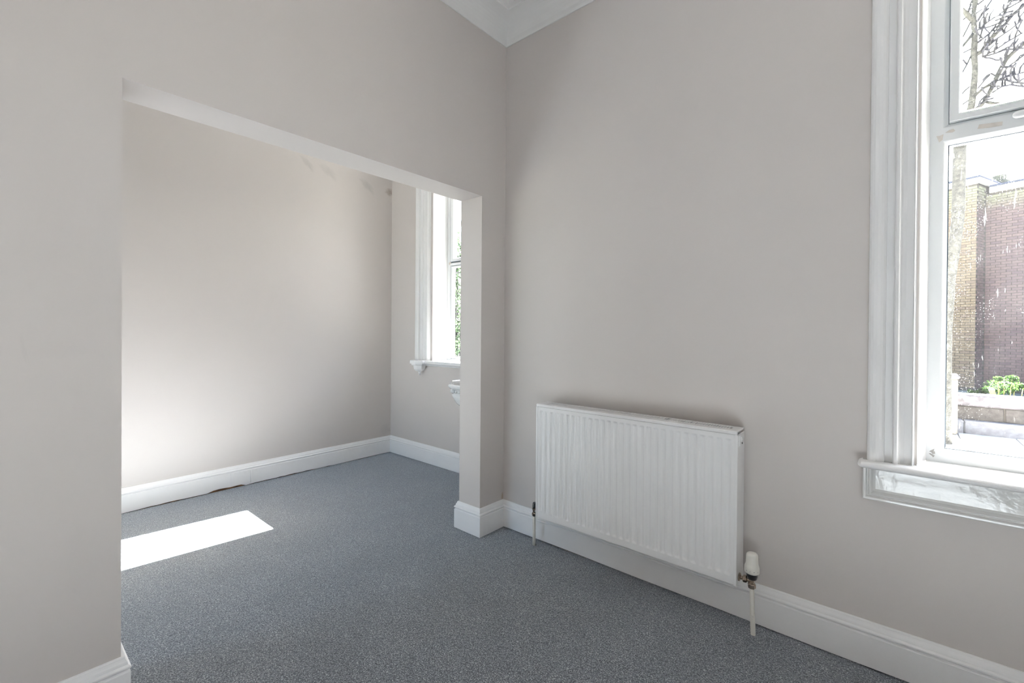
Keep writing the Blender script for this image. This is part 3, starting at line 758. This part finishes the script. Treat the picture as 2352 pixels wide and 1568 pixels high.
# building: local x along its front (to the right), local -y towards our window
B0 = at(2259, 905, 17.6)
GZ = -.42
bld = empty('brick_building', (float(B0[0]), 17.6, GZ), math.radians(-22.5)); tag(bld, 'flat-roofed brick building with white fascia standing beyond the garden wall', 'building')
BW, BH, BP, BC = .215, .065, .225, .0775
HR, HL, PROJ = 5.80, 6.02, .62
core = MB(); core.box(-9, -.004, -PROJ + .004, 6, -.3, HL).box(-.004, 9, .004, 6, -.3, HR)
core.build('mortar_core', M['mortar'], bld)
# fascia and roof edge
fa = MB(); fa.bbox(-9, .06, -PROJ - .06, -PROJ + .02, HL, HL + .17, .004); fa.bbox(.02, .08, -PROJ - .06, 2, HL, HL + .17, .004)
fa.bbox(0.08, 9, -.06, .02, HR, HR + .17, .004); fa.build('fascia', M['fascia'], bld)
ff = MB(); ff.bbox(-9, .09, -PROJ - .09, 6, HL + .17, HL + .225, .01); ff.bbox(.09, 9, -.09, 6, HR + .17, HR + .225, .01); ff.build('roof_edge', M['felt'], bld)


def brick_rows():
    """every brick of the two fronts and the return: (kind, centre x, y, z, half length, along)"""
    out = []
    nrow = int(HL / BC)
    for r in range(nrow):
        z = BC * (r + .5); off = (r % 2) * BP / 2
        if z + BH / 2 < HL:
            k = 0
            while True:
                x1 = -(k * BP + off) - .0
                if k == 0 and off: out.append(('L', -BP / 4 - .0, z, BW / 4 - .003))
                if x1 - BP < -5.0: break
                out.append(('L', x1 - BP / 2, z, BW / 2)); k += 1
        if z + BH / 2 < HR:
            k = 0
            while True:
                x0 = k * BP + off
                if k == 0 and off: out.append(('R', BP / 4, z, BW / 4 - .003))
                if x0 + BP > 5.0: break
                out.append(('R', x0 + BP / 2, z, BW / 2)); k += 1
        if z + BH / 2 < HL:
            for k in range(3):
                y0 = -PROJ + k * BP + (0 if r % 2 else BP / 2) - .004
                if y0 + BP <= .02: out.append(('S', y0 + BP / 2, z, BW / 2))
    return out


bmesh_cache = {}


def one_brick(kind, hl):
    key = (kind, round(hl, 3))
    if key not in bmesh_cache:
        b_ = MB()
        if kind in 'LR': b_.box(-hl, hl, -.012, .02, -BH / 2, BH / 2)
        else: b_.box(-.02, .012, -hl, hl, -BH / 2, BH / 2)
        bmesh_cache[key] = b_.mesh('brick', M['brick_lit'] if kind == 'L' else M['brick_shaded'])
    return bmesh_cache[key]


mw = Matrix.Translation(bld.location) @ Matrix.Rotation(math.radians(-22.5), 4, 'Z')


def local_of(kind, c, z):
    return Vector((c, -PROJ, z)) if kind == 'L' else Vector((c, 0, z)) if kind == 'R' else Vector((0, c, z))


def pix(p):
    v = np.array(p) - CAM; zz = v @ _f
    return 1176 + FPX * (v @ _r) / zz, 784 + SY - FPX * (v @ _u) / zz


seen, rest = [], []
for kind, c, z, hl in brick_rows():
    u, v = pix(mw @ local_of(kind, c, z))
    (seen if (2172 < u < 2358 and 425 < v < 925 and hl > .08 and kind != 'S') else rest).append((kind, c, z, hl, u, v))
seen.sort(key=lambda q: abs(q[5] - 660))
rest += seen[300:]; seen = seen[:300]
for kind, c, z, hl, u, v in seen:
    p = local_of(kind, c, z); o = bpy.data.objects.new('brick', one_brick(kind, hl)); C.objects.link(o); o.parent = bld
    o.location = p + Vector((0, random.uniform(-.002, .002), 0))
sm_ = {'L': MB(), 'R': MB()}
for kind, c, z, hl, u, v in rest:
    b_ = sm_['L' if kind == 'L' else 'R']; p = local_of(kind, c, z); r_ = random.random()
    if kind in 'LR': b_.box(p.x - hl, p.x + hl, p.y - .012, p.y + .02, z - BH / 2, z + BH / 2)
    else: b_.box(-.02, .012, p.y - hl, p.y + hl, z - BH / 2, z + BH / 2)
    b_.bv += [r_] * 6
sm_['L'].build('brickwork', M['brick_lit'], bld, kind='stuff', label='remaining bricks of the left block, sunlight put into their buff colour')
sm_['R'].build('brickwork', M['brick_shaded'], bld, kind='stuff', label='remaining bricks of the right block and return, shade put into their brown-red colour')
# chimney pot on the roof
cp = at(2295, 430, 18.6)
lp_ = (Matrix.Translation(bld.location) @ Matrix.Rotation(math.radians(-22.5), 4, 'Z')).inverted() @ Vector((float(cp[0]), 18.6, 0))
zr = GZ + HR + .225
pot = MB(); h1 = at(2295, 418, 18.6)[2] - zr; h2 = at(2295, 404, 18.6)[2] - zr
pot = MB().lathe([(.0001, 0), (.15, 0), (.15, h1 - .10), (.19, h1 - .04), (.0001, h1 - .03)], n=16, smooth=False).build('chimney_pot', M['terracotta'], bld, loc=(lp_.x, lp_.y, HR + .225), label='mossy clay chimney pot with a flared collar')
MB().lathe([(.0001, h1 - .045), (.215, h1 - .045), (.235, h1), (.20, h1 + .03), (.0001, h1 + .03)], n=16, smooth=False).build('collar', M['terracotta'], pot)
MB().lathe([(.0001, h1 + .02), (.145, h1 + .02), (.155, h2), (.12, h2 + .01), (.0001, h2)], n=16, smooth=False).build('cap', M['terracotta'], pot)

# ground, paving, garden wall
struct('ground', MB().box(-30, 40, .32, 60, -.72, -.52), M['earth'], 'open ground outside beyond the paving', 'ground')
struct('ground_apron', MB().box(-30, 40, -30, .36, -.72, -.60), M['earth'], 'open ground around the house', 'ground')
pav = empty('paving', (0, 0, -.335)); tag(pav, 'pale sunlit stone paving outside the window', 'paving', kind='structure')
MB().box(-.9, 7.2, .32, 7.9, -.19, -.05).build('paving_bed', M['mortar'], pav)
for i in range(13):
    for j in range(12):
        x0 = -.9 + i * .61 + (0.3 if j % 2 else 0); y0 = .35 + j * .61
        if x0 + .6 > 7.2: continue
        if (i, j) not in ((0, 0),): pass
        if 'slab' not in bmesh_cache: bmesh_cache['slab'] = MB().bbox(0, .60, 0, .60, -.06, 0, .006).mesh('paving_slab', M['paving'])
        o = bpy.data.objects.new('paving_slab', bmesh_cache['slab']); C.objects.link(o); o.parent = pav
        o.location = (x0, y0, random.uniform(-.003, .003))
zt_ = float(at(2276, 910, 8)[2]); z1_ = float(at(2276, 936, 8)[2]); z2_ = float(at(2276, 966, 7.97)[2]); z3_ = float(at(2276, 992, 7.86)[2])
gw = empty('garden_wall', (3, 8.1, -.5)); tag(gw, 'low weathered stone garden wall with thick coping across the paving', 'wall')


def gwm(mb, name, m, **p):
    mb.v = [(x - 3, y - 8.1, z + .5) for x, y, z in mb.v]; return mb.build(name, m, gw, **p)


random.seed(5)
x = -1.5
while x < 9:
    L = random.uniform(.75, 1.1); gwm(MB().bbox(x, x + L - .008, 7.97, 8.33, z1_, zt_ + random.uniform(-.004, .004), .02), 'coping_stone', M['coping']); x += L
x = -1.5
while x < 9:
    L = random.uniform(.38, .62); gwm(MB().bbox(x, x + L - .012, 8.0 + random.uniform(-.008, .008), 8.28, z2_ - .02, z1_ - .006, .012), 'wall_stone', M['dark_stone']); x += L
gwm(MB().box(-1.5, 9, 8.02, 8.26, -.5, z1_ - .002), 'mortar_core', M['mortar'])
x = -1.5
while x < 9:
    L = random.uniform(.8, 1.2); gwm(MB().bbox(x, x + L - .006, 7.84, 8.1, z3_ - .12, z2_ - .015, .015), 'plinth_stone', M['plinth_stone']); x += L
# pale gate pier left of the window's view
gp_ = empty('gate_pier', (float(at(2186, 800, 7.9)[0]), 7.6, -.335)); tag(gp_, 'pale rendered gate pier at the end of the garden wall, beside the tree', 'pier')
xr = float(at(2199, 800, 7.6)[0]) - gp_.location.x; zt2 = float(at(2190, 868, 7.6)[2]) + .335
MB().bbox(xr - .42, xr, -.2, .15, 0, zt2, .02).build('pier_block', M['pale_stone'], gp_)
MB().bbox(xr - .45, xr + .02, -.23, .18, zt2, zt2 + .06, .02).build('pier_cap', M['coping'], gp_)

# bare tree
tree = empty('bare_tree', (float(at(2182, 900, 6.6)[0]), 6.6, -.335)); tag(tree, 'bare grey-barked tree seen through both panes of the tall window', 'tree')
tl_ = Vector(tree.location)


def branch(mb, px, Y=6.6, jit=.0, scale=5.6, off=(2160, 0), n=6):
    pts, rad_ = [], []
    for i, (x, y, wd) in enumerate(px):
        yy = Y + jit * i; p = at(off[0] + x / scale, off[1] + y / scale, yy)
        dep = float((p - CAM) @ _f); pts.append(Vector(p) - tl_); rad_.append(max(.011, (wd * (.85 if wd > 50 else 1.35 if wd > 20 else 2.2)) / scale / 2 / FPX * dep))
    mb.tube(pts, rad_, n=n); return pts, rad_


tk = MB()
p0 = [(520, -1400, 30), (500, -700, 42), (455, -40, 50), (430, 150, 52), (430, 300, 66), (442, 450, 70), (430, 700, 78), (445, 850, 70), (440, 1000, 74), (425, 1150, 80), (400, 1350, 84),
      (345, 1560, 105), (250, 1880, 150), (236, 2400, 150), (225, 2800, 145), (185, 3140, 140), (110, 3600, 145), (60, 4250, 160), (40, 5050, 180), (40, 5900, 200)]
branch(tk, p0, n=12)
tk.build('trunk', M['bark'], tree)
limbs = [
    [(440, 1420, 40), (540, 1340, 34), (600, 1240, 36), (660, 1130, 38), (720, 1000, 42), (780, 880, 40), (850, 760, 38), (950, 660, 36), (1075, 560, 34), (1500, 200, 24), (2000, -250, 12)],
    [(430, 720, 46), (530, 660, 38), (590, 580, 46), (660, 490, 42), (740, 370, 32), (800, 230, 25), (850, 110, 22), (900, 0, 20), (990, -300, 12)],
    [(660, 490, 38), (760, 390, 30), (850, 290, 28), (950, 170, 26), (1075, 70, 26), (1400, -250, 16)],
    [(425, 260, 48), (345, 190, 42), (295, 130, 28), (230, 60, 18), (60, -200, 12)],
    [(430, 1240, 30), (560, 1130, 24), (650, 1080, 20), (720, 1030, 18)],
    [(420, 430, 34), (350, 520, 24), (280, 600, 16), (120, 760, 10)],
    [(590, 1310, 16), (640, 1322, 18), (700, 1330, 16), (752, 1330, 15)]]
for q in limbs:
    lm = MB(); branch(lm, q, jit=random.uniform(-.08, .08), n=8); lm.build('branch', M['bark'], tree)
tw = MB()
twigs = [[(480, 390, 12), (600, 290, 10), (760, 180, 9), (900, 90, 8), (1060, 0, 7)], [(490, 540, 15), (620, 440, 12), (720, 340, 9)], [(540, 730, 9), (680, 660, 8), (860, 540, 7), (1060, 420, 6)],
         [(540, 735, 9), (700, 690, 8), (840, 640, 7), (1075, 620, 6)], [(780, 970, 11), (870, 860, 10), (1075, 710, 9)], [(770, 1010, 10), (900, 980, 8), (1075, 930, 7)], [(760, 1010, 9), (950, 1060, 8), (1075, 1070, 7)],
         [(670, 1190, 11), (780, 1120, 9), (900, 1090, 8), (1075, 1115, 7)], [(620, 590, 11), (740, 490, 9), (900, 380, 8), (1060, 250, 7)], [(830, 750, 16), (880, 620, 13), (935, 545, 12)],
         [(470, 280, 22), (540, 170, 15), (620, 110, 12)], [(540, 170, 12), (600, 90, 11), (660, 0, 10)], [(385, 730, 9), (340, 830, 9), (275, 945, 6)], [(340, 830, 7), (290, 770, 6)], [(385, 290, 10), (330, 400, 9), (265, 520, 6)],
         [(480, 60, 14), (560, 0, 9)], [(480, 1140, 8), (570, 1030, 8), (640, 960, 7)], [(700, 970, 7), (650, 945, 7), (600, 970, 6), (545, 1030, 6)], [(380, 1110, 8), (320, 1160, 6), (270, 1215, 4)], [(360, 1290, 9), (290, 1340, 6)],
         [(390, 630, 9), (290, 680, 6)], [(740, 300, 8), (640, 340, 7), (500, 380, 6)], [(560, 300, 8), (560, 180, 7), (580, 60, 6)], [(505, 500, 10), (540, 380, 8), (570, 240, 6)], [(770, 260, 9), (900, 190, 8), (1020, 150, 6)],
         [(700, 270, 8), (830, 215, 7), (940, 185, 7)], [(770, 300, 9), (930, 210, 7)], [(960, 470, 7), (1010, 340, 6), (1060, 250, 5)], [(560, 740, 6), (660, 750, 5), (720, 775, 5), (780, 770, 4)], [(320, 230, 7), (270, 280, 5)], [(410, 0, 8), (380, 70, 6)]]
for q in twigs: branch(tw, q, jit=random.uniform(-.1, .1), n=5)
random.seed(11)
for q in limbs[:4] + twigs[:9]:          # finer twigs off every limb
    for i in range(len(q) - 1):
        for _ in range(2):
            t = random.random(); x = q[i][0] + (q[i + 1][0] - q[i][0]) * t; y = q[i][1] + (q[i + 1][1] - q[i][1]) * t
            a = random.uniform(-2.5, -.3); L = random.uniform(60, 190)
            branch(tw, [(x, y, 7), (x + L * .5 * math.cos(a), y + L * .5 * math.sin(a), 5), (x + L * math.cos(a + .25), y + L * math.sin(a + .25), 3)], jit=random.uniform(-.2, .2), n=4)
tw.build('twigs', M['bark_far'], tree, kind='stuff')


def foliage(centres, n, size, seed):
    rr = random.Random(seed); b_ = MB()
    for _ in range(n):
        cx_, cy_, cz_, rx, ry, rz_ = rr.choice(centres)
        while True:
            d = Vector((rr.uniform(-1, 1), rr.uniform(-1, 1), rr.uniform(-1, 1)))
            if .35 < d.length < 1: break
        p = Vector((cx_ + d.x * rx, cy_ + d.y * ry, cz_ + d.z * rz_))
        a = Vector((rr.gauss(0, 1), rr.gauss(0, 1), rr.gauss(0, 1))).normalized(); c = a.cross(Vector((rr.gauss(0, 1), rr.gauss(0, 1), rr.gauss(0, 1)))).normalized(); s_ = size * rr.uniform(.6, 1.3)
        nrm = a.cross(c) * s_ * .15
        b_.add([p - a * s_, p - c * s_ * .42 + nrm, p + a * s_, p + c * s_ * .42 + nrm], [(0, 1, 2), (0, 2, 3)])
    return b_


# bush behind the garden wall, with its lopped stem
bc = Vector(at(2300, 893, 8.9))
bush = empty('garden_bush', (bc.x, 8.9, -.52)); tag(bush, 'bright green leafy bush behind the low garden wall', 'bush')
cs = []
for u, v, ru in ((2286, 885, 16), (2305, 880, 18), (2322, 868, 10), (2335, 890, 16), (2272, 893, 12), (2300, 898, 22), (2262, 900, 10), (2290, 868, 7), (2348, 885, 8), (2236, 903, 10)):
    p = at(u, v, 8.9); r_ = ru / 1042 * 8.2; cs.append((float(p[0]) - bc.x, random.uniform(-.2, .2), float(p[2]) + .52, r_, r_ * .9, r_ * .62))
foliage(cs, 1500, .026, 3).build('foliage', M['leaf'], bush, kind='stuff')
stm = MB()
for i in range(12):
    q = cs[i % len(cs)]; stm.tube([(q[0] * .4, 0, 0), (q[0] * .8, q[1] * .5, q[2] * .5), (q[0], q[1], q[2])], [.012, .008, .004], n=5)
stm.build('stems', M['young_bark'], bush)
sb = at(2283, 912, 8.45); s_t = at(2278, 895, 8.45)
stump = empty('cut_branch', (float(sb[0]), 8.45, float(sb[2]) - .3)); tag(stump, 'lopped yellow-green stem with a pale round cut end before the bush', 'branch')
dx, dz = float(s_t[0] - sb[0]), float(s_t[2] - sb[2])
MB().tube([(0, 0, -.1), (0, 0, .3), (dx * .7, 0, .3 + dz * .6), (dx, -.01, .3 + dz)], [.045, .036, .033, .034], n=12).build('stem', M['young_bark'], stump)
MB().lathe([(.0001, -.012), (.036, -.012), (.036, .002), (.0001, .004)], (dx, 0, .3 + dz), axis='z', n=14).build('cut_end', M['cut_wood'], stump)
c_ = bpy.data.objects['cut_end']; c_.rotation_euler = (math.radians(0), 0, 0)
for v_ in c_.data.vertices:
    x_, y_, z_ = v_.co.x - dx, v_.co.y, v_.co.z - (.3 + dz); t = math.radians(62)
    v_.co = (dx + x_, y_ * math.cos(t) - z_ * math.sin(t) - .008, .3 + dz + y_ * math.sin(t) + z_ * math.cos(t))
# hedge and small bare tree beyond the alcove window
hc = Vector(at(1052, 700, 6.0))
hedge = empty('tall_hedge', (hc.x, 6.0, -.52)); tag(hedge, 'tall mixed green hedge seen in the sliver of the alcove window', 'hedge')
cs = [(dx_, dy_, zz, .75, .75, .6) for dx_ in (-1.2, -.6, 0, .6, 1.2) for dy_ in (-.3, .3) for zz in (.4, 1.2, 2.0, 2.8, 3.5)] + [(-.9, 0, 4.1, .5, .5, .5), (.3, 0, 3.9, .5, .5, .5)]
foliage(cs, 9000, .065, 9).build('foliage', M['leaf2'], hedge, kind='stuff')
ht = MB(); random.seed(4)
for i in range(26):
    x = random.uniform(-1.3, 1.3); ht.tube([(x * .5, .1, 0), (x, .2, 3.2), (x + random.uniform(-.5, .5), random.uniform(-.3, .5), 4.6 + random.random() * 1.3)], [.03, .018, .006], n=5)
ht.build('stems', M['bark_far'], hedge)
